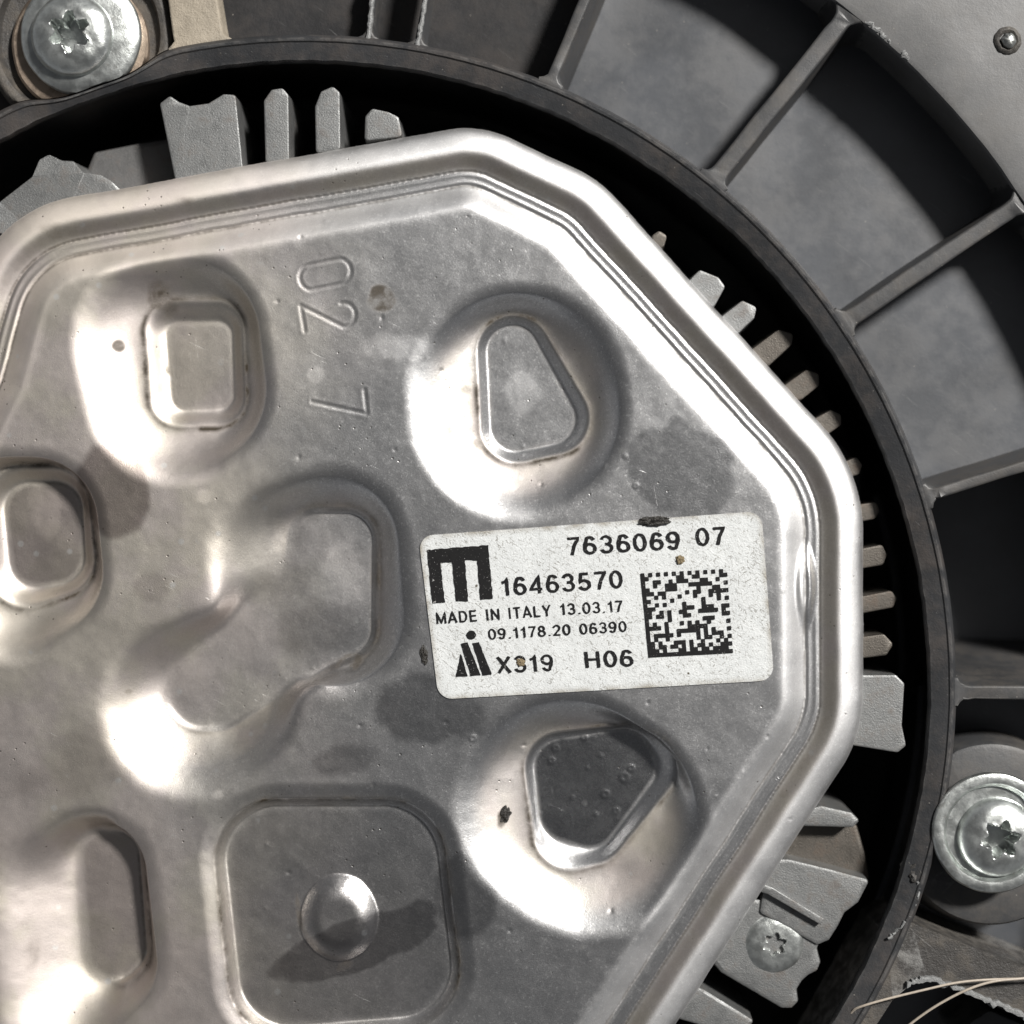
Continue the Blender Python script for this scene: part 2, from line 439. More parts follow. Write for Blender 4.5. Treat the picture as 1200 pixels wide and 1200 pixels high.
# outer flange with a rounded rim over the pockets
def rib(deg, top, dl, dr, z1=-3, r0=27, r1=1040, m='plastic', zb=-275, tilt=0, bevel=3.0, off=0):
    """radial rib: dl / dr = draft on its anticlockwise / clockwise flank"""
    a = math.radians(deg); u = Vector((math.cos(a), math.sin(a))); n = Vector((-u.y, u.x))
    R0 = ring_r(a) + r0; c = Vector((CX - 600, 600 - CY)) + n * off
    pts_t, pts_b = [], []
    K = 8
    for s, dd in ((1, dl), (-1, dr)):
        e = [R0 + q for q in (0, 8, 11, 15, 20, 28)] + [R0 + 28 + (985 - R0 - 28) * i / 6 for i in range(1, 7)] + [995, 1001, 1006, 1010, 1014, 1018, r1] if r1 < 1100 else [R0 + q for q in (0, 8, 11, 15, 20, 28)] + [R0 + 28 + (r1 - R0 - 28) * i / 8 for i in range(1, 9)]
        if s < 0: e = e[::-1]
        for r in e:
            q1, q2 = min(9, max(0, 9 - (r - R0 - 9))), (min(19, max(0, 19 - (1018 - r))) if r1 < 1100 else 0)
            fl = 9 - math.sqrt(81 - q1 * q1) + 19 - math.sqrt(361 - q2 * q2)
            w = top / 2 + fl + random.uniform(-.6, .6)
            pts_t.append(c + u * r + n * s * w); pts_b.append(c + u * r + n * s * (w + dd))
    bm = bmesh.new(); N = len(pts_t)
    vt = [bm.verts.new((p.x, p.y, z1 + random.uniform(-.5, .5))) for p in pts_t]; vb = [bm.verts.new((p.x, p.y, zb)) for p in pts_b]
    ft = bm.faces.new(vt)
    for i in range(N): bm.faces.new((vt[i], vb[i], vb[(i + 1) % N], vt[(i + 1) % N]))
    bmesh.ops.recalc_face_normals(bm, faces=bm.faces)
    bmesh.ops.bevel(bm, geom=list(ft.edges), offset=bevel, segments=3, profile=.55, affect='EDGES', clamp_overlap=True)
    bmesh.ops.triangulate(bm, faces=[f for f in bm.faces if len(f.verts) > 4]); bm.verts.index_update()
    o = mesh_obj('rib', [tuple(v.co) for v in bm.verts], [[v.index for v in f.verts] for f in bm.faces], M[m], shroud, sharp=35)
    bm.free(); return o

rib(67.6, 13, 8, 34, off=4)
rib(51.1, 21, 5, 17)
rib(34.0, 20, 15, 6)
rib(17.4, 13, 32, 4, off=-6)
rib(-.7, 16, 38, 6, r1=1240, off=2)
rib(84.5, 7, 4, 4, z1=-10, zb=-55, r0=27)
rib(80.1, 7, 4, 4, z1=-10, zb=-55, r0=27)
o = rib(99.4, 58, 3, 3, z1=-9, zb=-55, r0=27, m='plastic_beige', off=0)
o['label'] = 'wide rib caked in beige dust'

fl = []
n_ = 90
for dr, z in ((0, -275), (-6, -14), (-7, -6), (-4, -1.5), (2, .5), (60, 1.5), (420, 3)):
    row = []
    for i in range(n_ + 1):
        a = math.radians(-30 + 150 * i / n_)
        r = 1021 + dr + jit(a, 30, 1.5, dr * .1); x, y = pol(a, r, max(z, -10)); row.append((x, y, z))
    fl.append(row)
arc_strip('outer_flange', fl, M['plastic_flange'], shroud)

def clear_ring(x, y, z, gap=2):
    """keep a point on the outer side of the hub ring"""
    kk = H / (H - max(z, -30)); dx_, dy_ = x * kk + 600 - CX, y * kk - 600 + CY
    a = math.atan2(dy_, dx_); r = math.hypot(dx_, dy_); m_ = ring_r(a) + 31 * notch(a) + gap
    if r >= m_: return x, y
    return (x + math.cos(a) * (m_ - r), y + math.sin(a) * (m_ - r))
def disc_lathe(name, cx, cy, prof, m, parent, n=64, wob=0.0, k=0, clip=False):
    """turned part: profile of (radius, z)"""
    v, f = [], []
    for r, z in prof:
        for i in range(n):
            a = 2 * math.pi * i / n; rw = r + (wob * mnoise.noise(Vector((math.cos(a) * 3, math.sin(a) * 3, k + z * .05))) if r > 1 else 0)
            x_, y_ = cx + rw * math.cos(a), cy + rw * math.sin(a)
            if clip: x_, y_ = clear_ring(x_, y_, z)
            v.append((x_, y_, z))
    for j in range(len(prof) - 1):
        for i in range(n):
            f.append((j * n + i, j * n + (i + 1) % n, (j + 1) * n + (i + 1) % n, (j + 1) * n + i))
    return mesh_obj(name, v, f, m, parent)

# screw bosses moulded into the shroud
bx, by = P(1163, 978, -35)
disc_lathe('screw_boss', bx, by, [(118, FLOOR - 5), (110, -46), (107, -40), (102, -38), (60, -38), (0.5, -38)], M['plastic'], shroud, clip=True)
bx, by = P(92, 42, -25)
disc_lathe('screw_boss', bx, by, [(118, -60), (112, -26), (108, -22), (104, -21), (98, -23), (94, -34), (60, -36), (.5, -36)], M['plastic_dusty'], shroud, wob=1.5, clip=True)

# bridging plate at the lower right, with a broken-edged opening
prism('bridge_plate', fillet([(1040, 1098), (1066, 1081), (1330, 1186), (1330, 1240), (1204, 1196), (1132, 1164), (1090, 1149), (1066, 1153), (1046, 1172), (1028, 1200), (1012, 1250), (955, 1250)], 7, 3),
      -5, -150, M['plastic_dusty'], shroud, draft=4, bevel=4, wob=1.3)
lipu = [(1062, 1153), (1074, 1148), (1090, 1145), (1110, 1151), (1134, 1159), (1160, 1171), (1184, 1181), (1206, 1192), (1290, 1229)]
lipu = [(x + random.uniform(-2, 2), y + random.uniform(-2, 1)) for i in range(len(lipu) - 1) for k in range(5) for x, y in [(lipu[i][0] + (lipu[i + 1][0] - lipu[i][0]) * k / 5, lipu[i][1] + (lipu[i + 1][1] - lipu[i][1]) * k / 5)]]
lipl = [(x - 1 + random.uniform(-1, 1), y + random.uniform(4, 8)) for x, y in lipu[::-1]]
prism('bridge_lip', lipu + lipl, 1, -20, M['bare'], shroud, draft=1, bevel=1.6, wob=.6)
prism('mounting_web', fillet([(1120, 1210), (1160, 1184), (1290, 1240), (1290, 1300), (1130, 1300)], 8, 3), -60, -200, M['plastic'], shroud, draft=3)
# broken, whitened nick in the ring
bm = bmesh.new(); bmesh.ops.create_icosphere(bm, subdivisions=4, radius=1)
x0, y0 = P(1071, 1025, -8)
vs = []
for v in bm.verts:
    p = v.co.copy(); k = 1 + .35 * mnoise.noise(p * 2.3) + .2 * mnoise.noise(p * 6)
    vs.append((x0 + p.x * 13 * k, y0 + p.y * 20 * k, -14 + p.z * 13 * k))
bm.verts.index_update(); fs = [[v.index for v in f.verts] for f in bm.faces]; bm.free()
mesh_obj('broken_nick', vs, fs, M['plastic_dusty'], shroud)
# chipped bright edges along the ring where it was scraped
for pts in ([(1077, 1032), (1076, 1050), (1070, 1068), (1062, 1082)], [(1064, 1078), (1054, 1088), (1046, 1096), (1040, 1100)]):
    c = []
    for i in range(len(pts) - 1):
        for k in range(5):
            t = k / 5; c.append((*P(pts[i][0] * (1 - t) + pts[i + 1][0] * t + random.uniform(-1.5, 1.5), pts[i][1] * (1 - t) + pts[i + 1][1] * t + random.uniform(-1.5, 1.5), 0), random.uniform(-3, 2)))
    tube('scraped_edge', c, lambda t: 1.7 + .5 * math.sin(t * 17), M['bare'], shroud)
# scraped bright crests on the two thin ribs
for deg in (84.5, 80.1):
    a = math.radians(deg); c = []
    for i in range(26):
        r = ring_r(a) + 26 + i * 3.4; x, y = pol(a, r, 0)
        c.append((x + random.uniform(-.8, .8), y, -9 + random.uniform(-.5, .5)))
    tube('scraped_edge', c, lambda t: 2.8 + .5 * math.sin(t * 23), M['bare'], shroud)
# scuffed edge of the flange
for d0, d1 in ((50.3, 47.4), (46.9, 46.0)):
    c = []
    for i in range(30):
        a = math.radians(d0 + (d1 - d0) * i / 29); x, y = pol(a, 1021 + random.uniform(-1.5, 1.5) + 2 * math.sin(i * .9), 0); c.append((x, y, -1.6 + random.uniform(-.4, .4)))
    tube('scraped_edge', c, lambda t: 3.2 * math.sin(math.pi * min(.97, max(.03, t))) + .6 * math.sin(t * 31), M['bare'], shroud)
# small metal insert in the flange
x0, y0 = P(1181, 47, 4)
disc_lathe('flange_hole', x0, y0, [(17, 1), (15, 4), (12, 5), (9, 3)], M['plastic_dusty'], shroud, 32, 1.5)
disc_lathe('metal_insert', x0 + 1, y0 - 1, [(9.5, 1), (8, 7), (5, 9), (2, 9.5), (.3, 9.6)], M['zinc_dark'], shroud, 24, 2.0)

# ------------------------------------------------------------------ pressed steel cover (one sheet)
outline = [P(*p) for p in [(-22, 243), (562, 138), (704, 205), (1018, 551), (1018, 864), (640, 1448), (-300, 1448), (-300, 900), (-70, 420)]]
inner = fillet(offset_poly(outline, -105), [55, 22, 30, 85, 60, 40, 40, 90, 40], 12)
outer = offset_poly(outline, -6)
STEP = 1.5
xs = np.arange(-690, 430, STEP); ys = np.arange(-690, 470, STEP)
X, Y = np.meshgrid(xs, ys)
d = 105 - sdf_poly(X, Y, inner)                                   # distance inwards from the edge
d_w = d + 2.2 * (fbm(X, Y, .02, 5) - .5)                     # the press tool's slight unevenness

def W(pts): return [P(*p) for p in pts]
def bowl(core_o, ro, core_i, ri, core_f, rf, D, D2, p=1.7, k=9, box=None, step_soft=0):
    """pressed dimple: bowl between outer and inner outline, then a step down to a flat floor"""
    so = sdf_round(X, Y, W(core_o), ro); si = sdf_round(X, Y, W(core_i), ri); sf = sdf_round(X, Y, W(core_f), rf)
    return bowl_s(so, si, sf, D, D2, p, k)
def bowl_s(so, si, sf, D, D2, p=1.7, k=9, w=None):
    if w is not None: D, D2 = D + D2 * (1 - w), D2 * w
    u = np.clip(si / np.maximum(si - so, 1e-3), 0, None); u = np.where(so > 0, 1 + so / 60, u)
    hb = -D * (1 - np.where(u < 1, u ** p, 1 + p * (u - 1)))
    hb = smin(hb, np.zeros_like(hb), k * 1.25)
    w = np.maximum(np.abs(si - sf), 1e-3)
    t = np.clip(sf / np.maximum(sf - si, 1.0), 0, 1); t = np.where(si > 0, 1, np.where(sf < 0, 0, t))
    return hb - D2 * (1 - sm(t)), so, si, sf

z = np.zeros_like(X)
dims = []
# upper right
dims.append(bowl([(606, 462), (608, 482)], 119, [(602, 412), (606, 498), (648, 489)], 45, [(601, 408), (605, 497), (645, 489)], 30, 24, 11))
# lower right
dims.append(bowl([(665, 945), (695, 965)], 124, [(660, 905), (735, 897), (750, 902), (690, 975), (670, 980)], 46,
                 [(660, 903), (732, 892), (738, 903), (692, 966), (666, 958)], 34, 24, 13))
# upper left
dims.append(bowl([(190, 400), (208, 398), (215, 455), (205, 462)], 97, [(200, 385), (246, 384), (249, 464), (205, 464)], 36,
                 [(205, 390), (250, 390), (252, 460), (212, 462)], 16, 26, 13))
# left edge
dims.append(bowl([(10, 615), (34, 615), (40, 670), (12, 690)], 80, [(20, 592), (52, 592), (60, 655), (24, 668)], 47,
                 [(28, 598), (54, 598), (56, 652), (34, 656)], 33, 26, 16))
# the double dimple in the middle: two bowls run together
so = smin(sdf_round(X, Y, W([(335, 655), (385, 640), (392, 722), (345, 715)]), 82), sdf_round(X, Y, W([(222, 830), (245, 822)]), 97), 40)
si = smin(sdf_round(X, Y, W([(372, 634), (402, 634), (401, 738), (366, 738)]), 40), sdf_round(X, Y, W([(232, 815), (248, 815), (330, 760), (300, 750)]), 46), 60)
sf = si + 8
PX5 = X + 600
w5 = sm((PX5 - 335) / 60) + .35 * sm((600 - Y - 810) / 40) * sm((330 - PX5) / 30)
dims.append(bowl_s(so, si, sf, 25, 9, 1.35, 9, np.clip(w5, 0, 1)) + (.12 + w5,))
# lower left
so = sdf_round(X, Y, W([(72, 1048), (100, 1030), (112, 1130), (78, 1165)]), 72); si = sdf_round(X, Y, W([(118, 1012), (124, 1012), (132, 1118), (126, 1124)]), 40)
w6 = sm((PX5 - 118) / 26)
dims.append(bowl_s(so, si, si + 8, 30, 9, 1.12, 9, w6) + (.15 + w6,))
# square recess at the bottom with a dome in it
sq = W([(325, 1010), (450, 1010), (465, 1135), (340, 1145)])
sq_d = sdf_round(X, Y, sq, 64)
dims.append((-15 * (1 - sm((sq_d + 2) / 13)) - 4.5 * (1 - sm((sq_d - 4) / 26)), sq_d - 26, sq_d - 8, sq_d))
def blur(a, n):
    for ax in (0, 1):
        for _ in range(2):
            c = np.cumsum(np.concatenate([np.repeat(np.take(a, [0], ax), n + 1, ax), a, np.repeat(np.take(a, [-1], ax), n, ax)], ax), ax)
            a = (np.take(c, range(2 * n + 1, c.shape[ax]), ax) - np.take(c, range(0, c.shape[ax] - 2 * n - 1), ax)) / (2 * n + 1)
    return a
for q in dims:                                                   # where the tool did not bottom out the metal just sags
    z += q[0] if len(q) < 5 else q[0] * np.clip(q[4], 0, 1) + blur(q[0], 5) * (1 - np.clip(q[4], 0, 1))
dx, dy = P(396, 1080)
dome = np.hypot((X - dx) / 46, (Y - dy) / 52)
dome = dome + .10 * (fbm(X, Y, .03, 19) - .5)
z += 13 * (1 - np.clip((dome - .42) / .58, 0, 1) ** 2)

# gentle bows in the sheet
z += 2.4 * (fbm(X, Y, .006, 11, 3) - .5) + .8 * (fbm(X, Y, .03, 14, 3) - .5)

# rim: plateau rolls down to a seam ledge, up over a ridge and down the side
G = -17
roll = G * (1 - np.clip(.5 * sm((d_w - 73) / 29) + .5 * (1 - (1 - np.clip((d_w - 73) / 33, 0, 1)) ** 2), 0, 1))
led = np.full_like(d, G)
led += .35 * np.exp(-((d_w - 59) / 2.3) ** 2) + .6 * np.exp(-((d_w - 68) / 2.3) ** 2) - .8 * np.exp(-((d_w - 54.5) / 2.2) ** 2) - .9 * np.exp(-((d_w - 72.5) / 2.3) ** 2)
up = G + 7.5 * sm((54 - d_w) / 22)
crest = G + 7.5
t = np.clip((30 - d_w) / 30, 0, 1)
shoulder = crest - 13.5 * t ** 1.5 - 13.5 * (1 - np.sqrt(np.clip(1 - t ** 7, 0, 1)))
zr = np.where(d_w > 73, roll, np.where(d_w > 54, led, np.where(d_w > 32, up, shoulder)))
zr = np.where(d_w < 0, -33 + 45 * d_w, zr)
zin = np.where(d_w > 112, 1.0, sm((d_w - 80) / 32))
z = zr + z * zin
PY0 = 600 - Y
# sealing blob squeezed out on the ledge
bx_, by_ = P(946, 688)
q = np.hypot((X - bx_) / 14.5, (Y - by_) / 56); z += 7 * sm((1.0 - q) * 1.5)
# stamped date digits, read from the right-hand side
def stroke(pts, w, dep):
    global z
    c = W(pts); best = np.full_like(X, 1e9)
    for a, b in zip(c[:-1], c[1:]):
        e = (b[0] - a[0], b[1] - a[1]); L = e[0] ** 2 + e[1] ** 2 + 1e-9
        t = np.clip(((X - a[0]) * e[0] + (Y - a[1]) * e[1]) / L, 0, 1)
        best = np.minimum(best, np.hypot(X - a[0] - e[0] * t, Y - a[1] - e[1] * t))
    z += -dep * (1 - sm((best - .2) / w)) + dep * .22 * np.exp(-((best - w * 1.25) / 1.6) ** 2)
def arcp(cx, cy, rx, ry, a0, a1, n=12):
    return [(cx + rx * math.cos(math.radians(a0 + (a1 - a0) * i / n)), cy - ry * math.sin(math.radians(a0 + (a1 - a0) * i / n))) for i in range(n + 1)]
stroke(arcp(366, 325, 15, 15, 100, 262) + arcp(396, 318, 15, 15, 278, 440) + [arcp(366, 325, 15, 15, 100, 262)[0]], 3.4, .40)
stroke([(357, 388), (352, 358), (402, 383)] + arcp(403, 369, 13, 14, -90, 105, 10), 3.4, .40)
stroke([(366, 471), (430, 485), (427, 457)], 3.4, .40)

# masks for wear, painted shade and painted reflections on the sheet
PXX, PYY = X + 600, 600 - Y
warm = sm((470 - PXX + 260 * (fbm(X, Y, .006, 21) - .5)) / 330) * .9 + .35 * sm((PYY - 900) / 250) * sm((620 - PXX) / 250)  # left side browner: a warm reflection painted into the tint
for h_, so_, si_, sf_ in [q[:4] for q in dims[:6]]:
    warm = np.maximum(warm, .85 * sm((-so_ - 4) / 30) * sm((si_ + 6) / 8) * (.35 + fbm(X, Y, .012, 27)))
warm = np.maximum(warm, .75 * np.exp(-((d_w - 43) / 10) ** 4))  # ridge band: dirt tint plus a painted reflection of the surroundings
grime_and_shade = np.zeros_like(X)
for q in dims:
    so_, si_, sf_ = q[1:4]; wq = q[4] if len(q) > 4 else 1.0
    e = np.exp(-((si_ - 1) / 4.2) ** 2) * .85 + np.exp(-((sf_ + 1) / 2.4) ** 2) * .5 + .16 * sm(-so_ / 25) * (si_ > 0)  # dirt in the creases, together with shade painted on the step walls
    grime_and_shade = np.maximum(grime_and_shade, wq * e * (.50 + .65 * sm((fbm(X, Y, .025, 33) - .36) / .35)))
grime_and_shade = np.maximum(grime_and_shade, .8 * np.exp(-((d_w - 53.5) / 2.2) ** 2)); grime_and_shade = np.maximum(grime_and_shade, .7 * np.exp(-((d_w - 72.5) / 2.2) ** 2))
grime_and_shade = np.maximum(grime_and_shade, .42 * np.exp(-((d_w - 44) / 8) ** 4) * (.5 + fbm(X, Y, .02, 41)))  # brown ridge band: dirt mixed with a painted reflection
def blot(px, py, rx, ry, amt, seed, rot=0, sharp=.25, rag=.9):
    cx_, cy_ = P(px, py); a = math.radians(rot)
    u = ((X - cx_) * math.cos(a) + (Y - cy_) * math.sin(a)) / rx; v = (-(X - cx_) * math.sin(a) + (Y - cy_) * math.cos(a)) / ry
    r = np.hypot(u, v) + rag * (fbm(X, Y, .03, seed) - .5)
    return amt * sm((1 - r) / sharp)
for a in ((447, 350, 19, 17, .95, 51, 0, .3, .9), (182, 345, 24, 28, .95, 52, 0, .7, 1.0), (588, 962, 9, 15, .95, 53, 0, .4, .9), 
          (405, 778, 34, 14, .9, 55, 15, .5, 1.3), (565, 520, 14, 9, .5, 56, 0, .5, 1.2), (520, 505, 20, 9, .5, 57, 0, .6, 1.4), (135, 403, 9, 9, .8, 58, 0, .5, .8),
          (220, 235, 22, 12, .6, 59, 0, .8, 1.2), (60, 272, 30, 16, .6, 60, 10, .8, 1.2), (148, 812, 7, 5, .5, 61, 0, .6, .8), (400, 1138, 14, 7, .95, 62, 30, .4, .8),
          (190, 430, 6, 12, .8, 63, 0, .5, .9), (545, 455, 10, 9, .4, 64, 0, .6, 1.2), (35, 1120, 12, 30, .4, 65, 0, .8, 1.5), (75, 1000, 16, 20, .5, 66, 0, .8, 1.5), (348, 1075, 4, 30, .8, 67, 5, .6, 1.0)):  # dirt spots; the last one paints shade along the dome's left side
    grime_and_shade = np.maximum(grime_and_shade, blot(*a))
stain_and_reflection = np.zeros_like(X)  # wet stains and paste, plus dark reflections painted as broad patches
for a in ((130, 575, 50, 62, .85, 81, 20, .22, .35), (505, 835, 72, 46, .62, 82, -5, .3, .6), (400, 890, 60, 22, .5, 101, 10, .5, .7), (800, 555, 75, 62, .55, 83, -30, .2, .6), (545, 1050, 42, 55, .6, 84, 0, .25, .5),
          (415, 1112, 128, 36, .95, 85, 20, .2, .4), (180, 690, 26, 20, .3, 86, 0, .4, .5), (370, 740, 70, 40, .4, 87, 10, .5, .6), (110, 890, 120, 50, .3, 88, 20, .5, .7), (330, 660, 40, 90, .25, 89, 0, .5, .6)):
    stain_and_reflection = np.maximum(stain_and_reflection, blot(*a))
stain_and_reflection = np.maximum(stain_and_reflection, .38 * sm(-sq_d / 12))
stain_and_reflection = np.maximum(stain_and_reflection, .55 * sm((-dims[3][3] - 1) / 6)); stain_and_reflection = np.maximum(stain_and_reflection, .30 * sm((-dims[5][3] - 1) / 6)); stain_and_reflection = np.maximum(stain_and_reflection, .25 * sm((-dims[2][3] - 1) / 6))  # darker tone over three dimple floors
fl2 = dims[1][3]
stain_and_reflection = np.maximum(stain_and_reflection, .9 * sm((-fl2 - 1) / 4))                    # dark paste on the lower right floor
dull = np.zeros_like(X)
for a in ((460, 410, 45, 24, .9, 91, 10, .5, 1.3), (610, 460, 22, 34, .8, 92, 10, .5, 1.3), (369, 440, 12, 12, .9, 93, 0, .5, 1.3), (240, 580, 12, 12, .9, 94, 0, .5, 1.3), (255, 932, 11, 9, .9, 95, 0, .5, 1.3),
          (40, 590, 22, 40, .7, 96, 0, .4, .9), (400, 680, 35, 60, .5, 97, 0, .4, 1.0)):
    dull = np.maximum(dull, blot(*a) * .32)
dull = np.maximum(dull, sm((38 - d_w) / 10) * (.65 + .5 * fbm(X, Y, .03, 98)))  # worn rim crest; the mask also paints its bright reflection paler
dull = np.maximum(dull, sm((d_w - 66) / 8) * sm((112 - d_w) / 22) * (.55 + .5 * fbm(X, Y, .03, 99)))  # same for the roll inside the seam: wear plus painted brightness
# little bubbles on the lower right floor and droplets on the sheet
for px_, py_, r in [(652, 881, 4), (647, 896, 4), (686, 868, 4), (734, 916, 6), (711, 936, 5), (724, 956, 4), (661, 868, 3), (742, 905, 4), (672, 940, 2.5), (690, 905, 2), (706, 890, 2.4), (700, 960, 2.5),
                    (707, 545, 3), (745, 569, 3.2), (733, 535, 2.5), (612, 836, 3), (625, 839, 2.6), (554, 865, 4)]:
    cx_, cy_ = P(px_, py_); q = np.hypot(X - cx_, Y - cy_); m_ = q < r * 2.5
    z[m_] += .45 * np.exp(-((q[m_] - r * .7) / (r * .45)) ** 2)
for _ in range(60):                                              # pits and flecks
    px_, py_ = random.uniform(300, 930), random.uniform(240, 1190); cx_, cy_ = P(px_, py_); r = random.uniform(1.2, 2.6); q = np.hypot(X - cx_, (Y - cy_) * random.uniform(.6, 1.6)); m_ = q < r * 2.5
    z[m_] += random.choice((-.7, -.5, .3)) * np.exp(-(q[m_] / r) ** 2)

cover = thing('electronics_cover', 'worn pressed steel cover with dimples, a stepped rim and stamped date digits', 'metal cover', (0, 0, -33))
keep = d_w > -3.2
idx = np.full(X.shape, -1); idx[keep] = np.arange(keep.sum())
qd = np.stack([idx[:-1, :-1], idx[:-1, 1:], idx[1:, 1:], idx[1:, :-1]], -1).reshape(-1, 4); qd = qd[(qd >= 0).all(1)]
V = np.stack([X[keep], Y[keep], z[keep] + 33], -1) * S
me = bpy.data.meshes.new('cover_sheet')
me.vertices.add(len(V)); me.vertices.foreach_set('co', V.ravel())
me.loops.add(qd.size); me.loops.foreach_set('vertex_index', qd.ravel().astype(np.int32))
me.polygons.add(len(qd)); me.polygons.foreach_set('loop_start', np.arange(0, qd.size, 4, dtype=np.int32)); me.polygons.foreach_set('loop_total', np.full(len(qd), 4, np.int32))
me.polygons.foreach_set('use_smooth', np.ones(len(qd), bool))
me.update(calc_edges=True); me.validate()
for nm, arr in (('warm', warm), ('grime_and_shade', grime_and_shade), ('stain_and_reflection', stain_and_reflection), ('dull', dull)):
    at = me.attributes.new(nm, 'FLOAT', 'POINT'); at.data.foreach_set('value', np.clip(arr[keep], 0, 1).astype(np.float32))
me.materials.append(M['steel'])
sheet = bpy.data.objects.new('cover_sheet', me); link(sheet, cover)

def surf(x, y):                                                 # height of the sheet under a point
    u = (np.asarray(x) - xs[0]) / STEP; v = (np.asarray(y) - ys[0]) / STEP
    i = np.clip(np.floor(u).astype(int), 0, len(xs) - 2); j = np.clip(np.floor(v).astype(int), 0, len(ys) - 2); fu, fv = u - i, v - j
    return (z[j, i] * (1 - fu) + z[j, i + 1] * fu) * (1 - fv) + (z[j + 1, i] * (1 - fu) + z[j + 1, i + 1] * fu) * fv

# ------------------------------------------------------------------ printed label
label = thing('adhesive_label', 'white adhesive label with black printed part numbers stuck on the steel cover', 'label', (*P(700, 710), 0))
TL, TR, BR, BL = (np.array(P(*p)) for p in ((490.5, 628), (892, 599), (907, 797), (514, 819.5)))
def luv(u, v): return (TL * (1 - u) + TR * u) * (1 - v) + (BL * (1 - u) + BR * u) * v
nu, nv, cr = 150, 76, 17.0
vv, ff, gv = [], [], []
wL, hL = 398.0, 196.0
for j in range(nv + 1):
    for i in range(nu + 1):
        u, v = i / nu, j / nv
        # pull the corners in to a radius
        x, y = u * wL, v * hL
        qx = max(cr - x, x - (wL - cr), 0); qy = max(cr - y, y - (hL - cr), 0)
        if qx > 0 and qy > 0:
            m_ = max(qx, qy); l_ = math.hypot(qx, qy); k = m_ / l_
            x += (qx - qx * k) * (1 if x < cr else -1); y += (qy - qy * k) * (1 if y < cr else -1)
        p = luv(x / wL, y / hL); e = min(u * wL, (1 - u) * wL, v * hL, (1 - v) * hL)
        vv.append((p[0], p[1], float(surf(*p)) + 1.9 + .5 * mnoise.noise(Vector((p[0] * .02, p[1] * .02, 4)))))
        gv.append(max(0, 1 - e / 7) * (.5 + .9 * mnoise.noise(Vector((p[0] * .06, p[1] * .06, 1)))))
for j in range(nv):
    for i in range(nu):
        a = j * (nu + 1) + i; ff.append((a, a + nu + 1, a + nu + 2, a + 1))
# rim of the film, down to the sheet
bd = [i for i in range(nu)] + [nu + j * (nu + 1) for j in range(nv)] + [nv * (nu + 1) + i for i in range(nu, 0, -1)] + [j * (nu + 1) for j in range(nv, 0, -1)]
b0 = len(vv)
for i in bd: vv.append((vv[i][0], vv[i][1], vv[i][2] - 2.6)); gv.append(.6)
for k in range(len(bd)):
    k2 = (k + 1) % len(bd); ff.append((bd[k], bd[k2], b0 + k2, b0 + k))
film = mesh_obj('film', vv, ff, M['paper'], label, sharp=50)
at = film.data.attributes.new('grime_and_shade', 'FLOAT', 'POINT'); at.data.foreach_set('value', np.clip(gv, 0, 1).astype(np.float32))

def flat(name, polys, m=None, parent=None, lift=2.9):
    """flat print: polygons measured on the label"""
    bm = bmesh.new()
    for pl in polys:
        vs = [bm.verts.new((*p, float(surf(*p)) + lift)) for p in pl]
        bm.faces.new(vs)
    bmesh.ops.triangulate(bm, faces=bm.faces); bmesh.ops.recalc_face_normals(bm, faces=bm.faces)
    bm.verts.index_update()
    for f in bm.faces:
        if f.normal.z < 0: f.normal_flip()
    o = mesh_obj(name, [tuple(v.co) for v in bm.verts], [[v.index for v in f.verts] for f in bm.faces], m or M['ink'], parent or label, smooth=False)
    bm.free(); return o

def rough_edge(pts, amp=.7, step=3.0):
    out = []
    for i in range(len(pts)):
        a, b = np.array(pts[i], float), np.array(pts[(i + 1) % len(pts)], float); n = max(1, int(np.hypot(*(b - a)) / step))
        for k in range(n):
            p = a + (b - a) * k / n; out.append((p[0] + random.uniform(-amp, amp), p[1] + random.uniform(-amp, amp)))
    return out

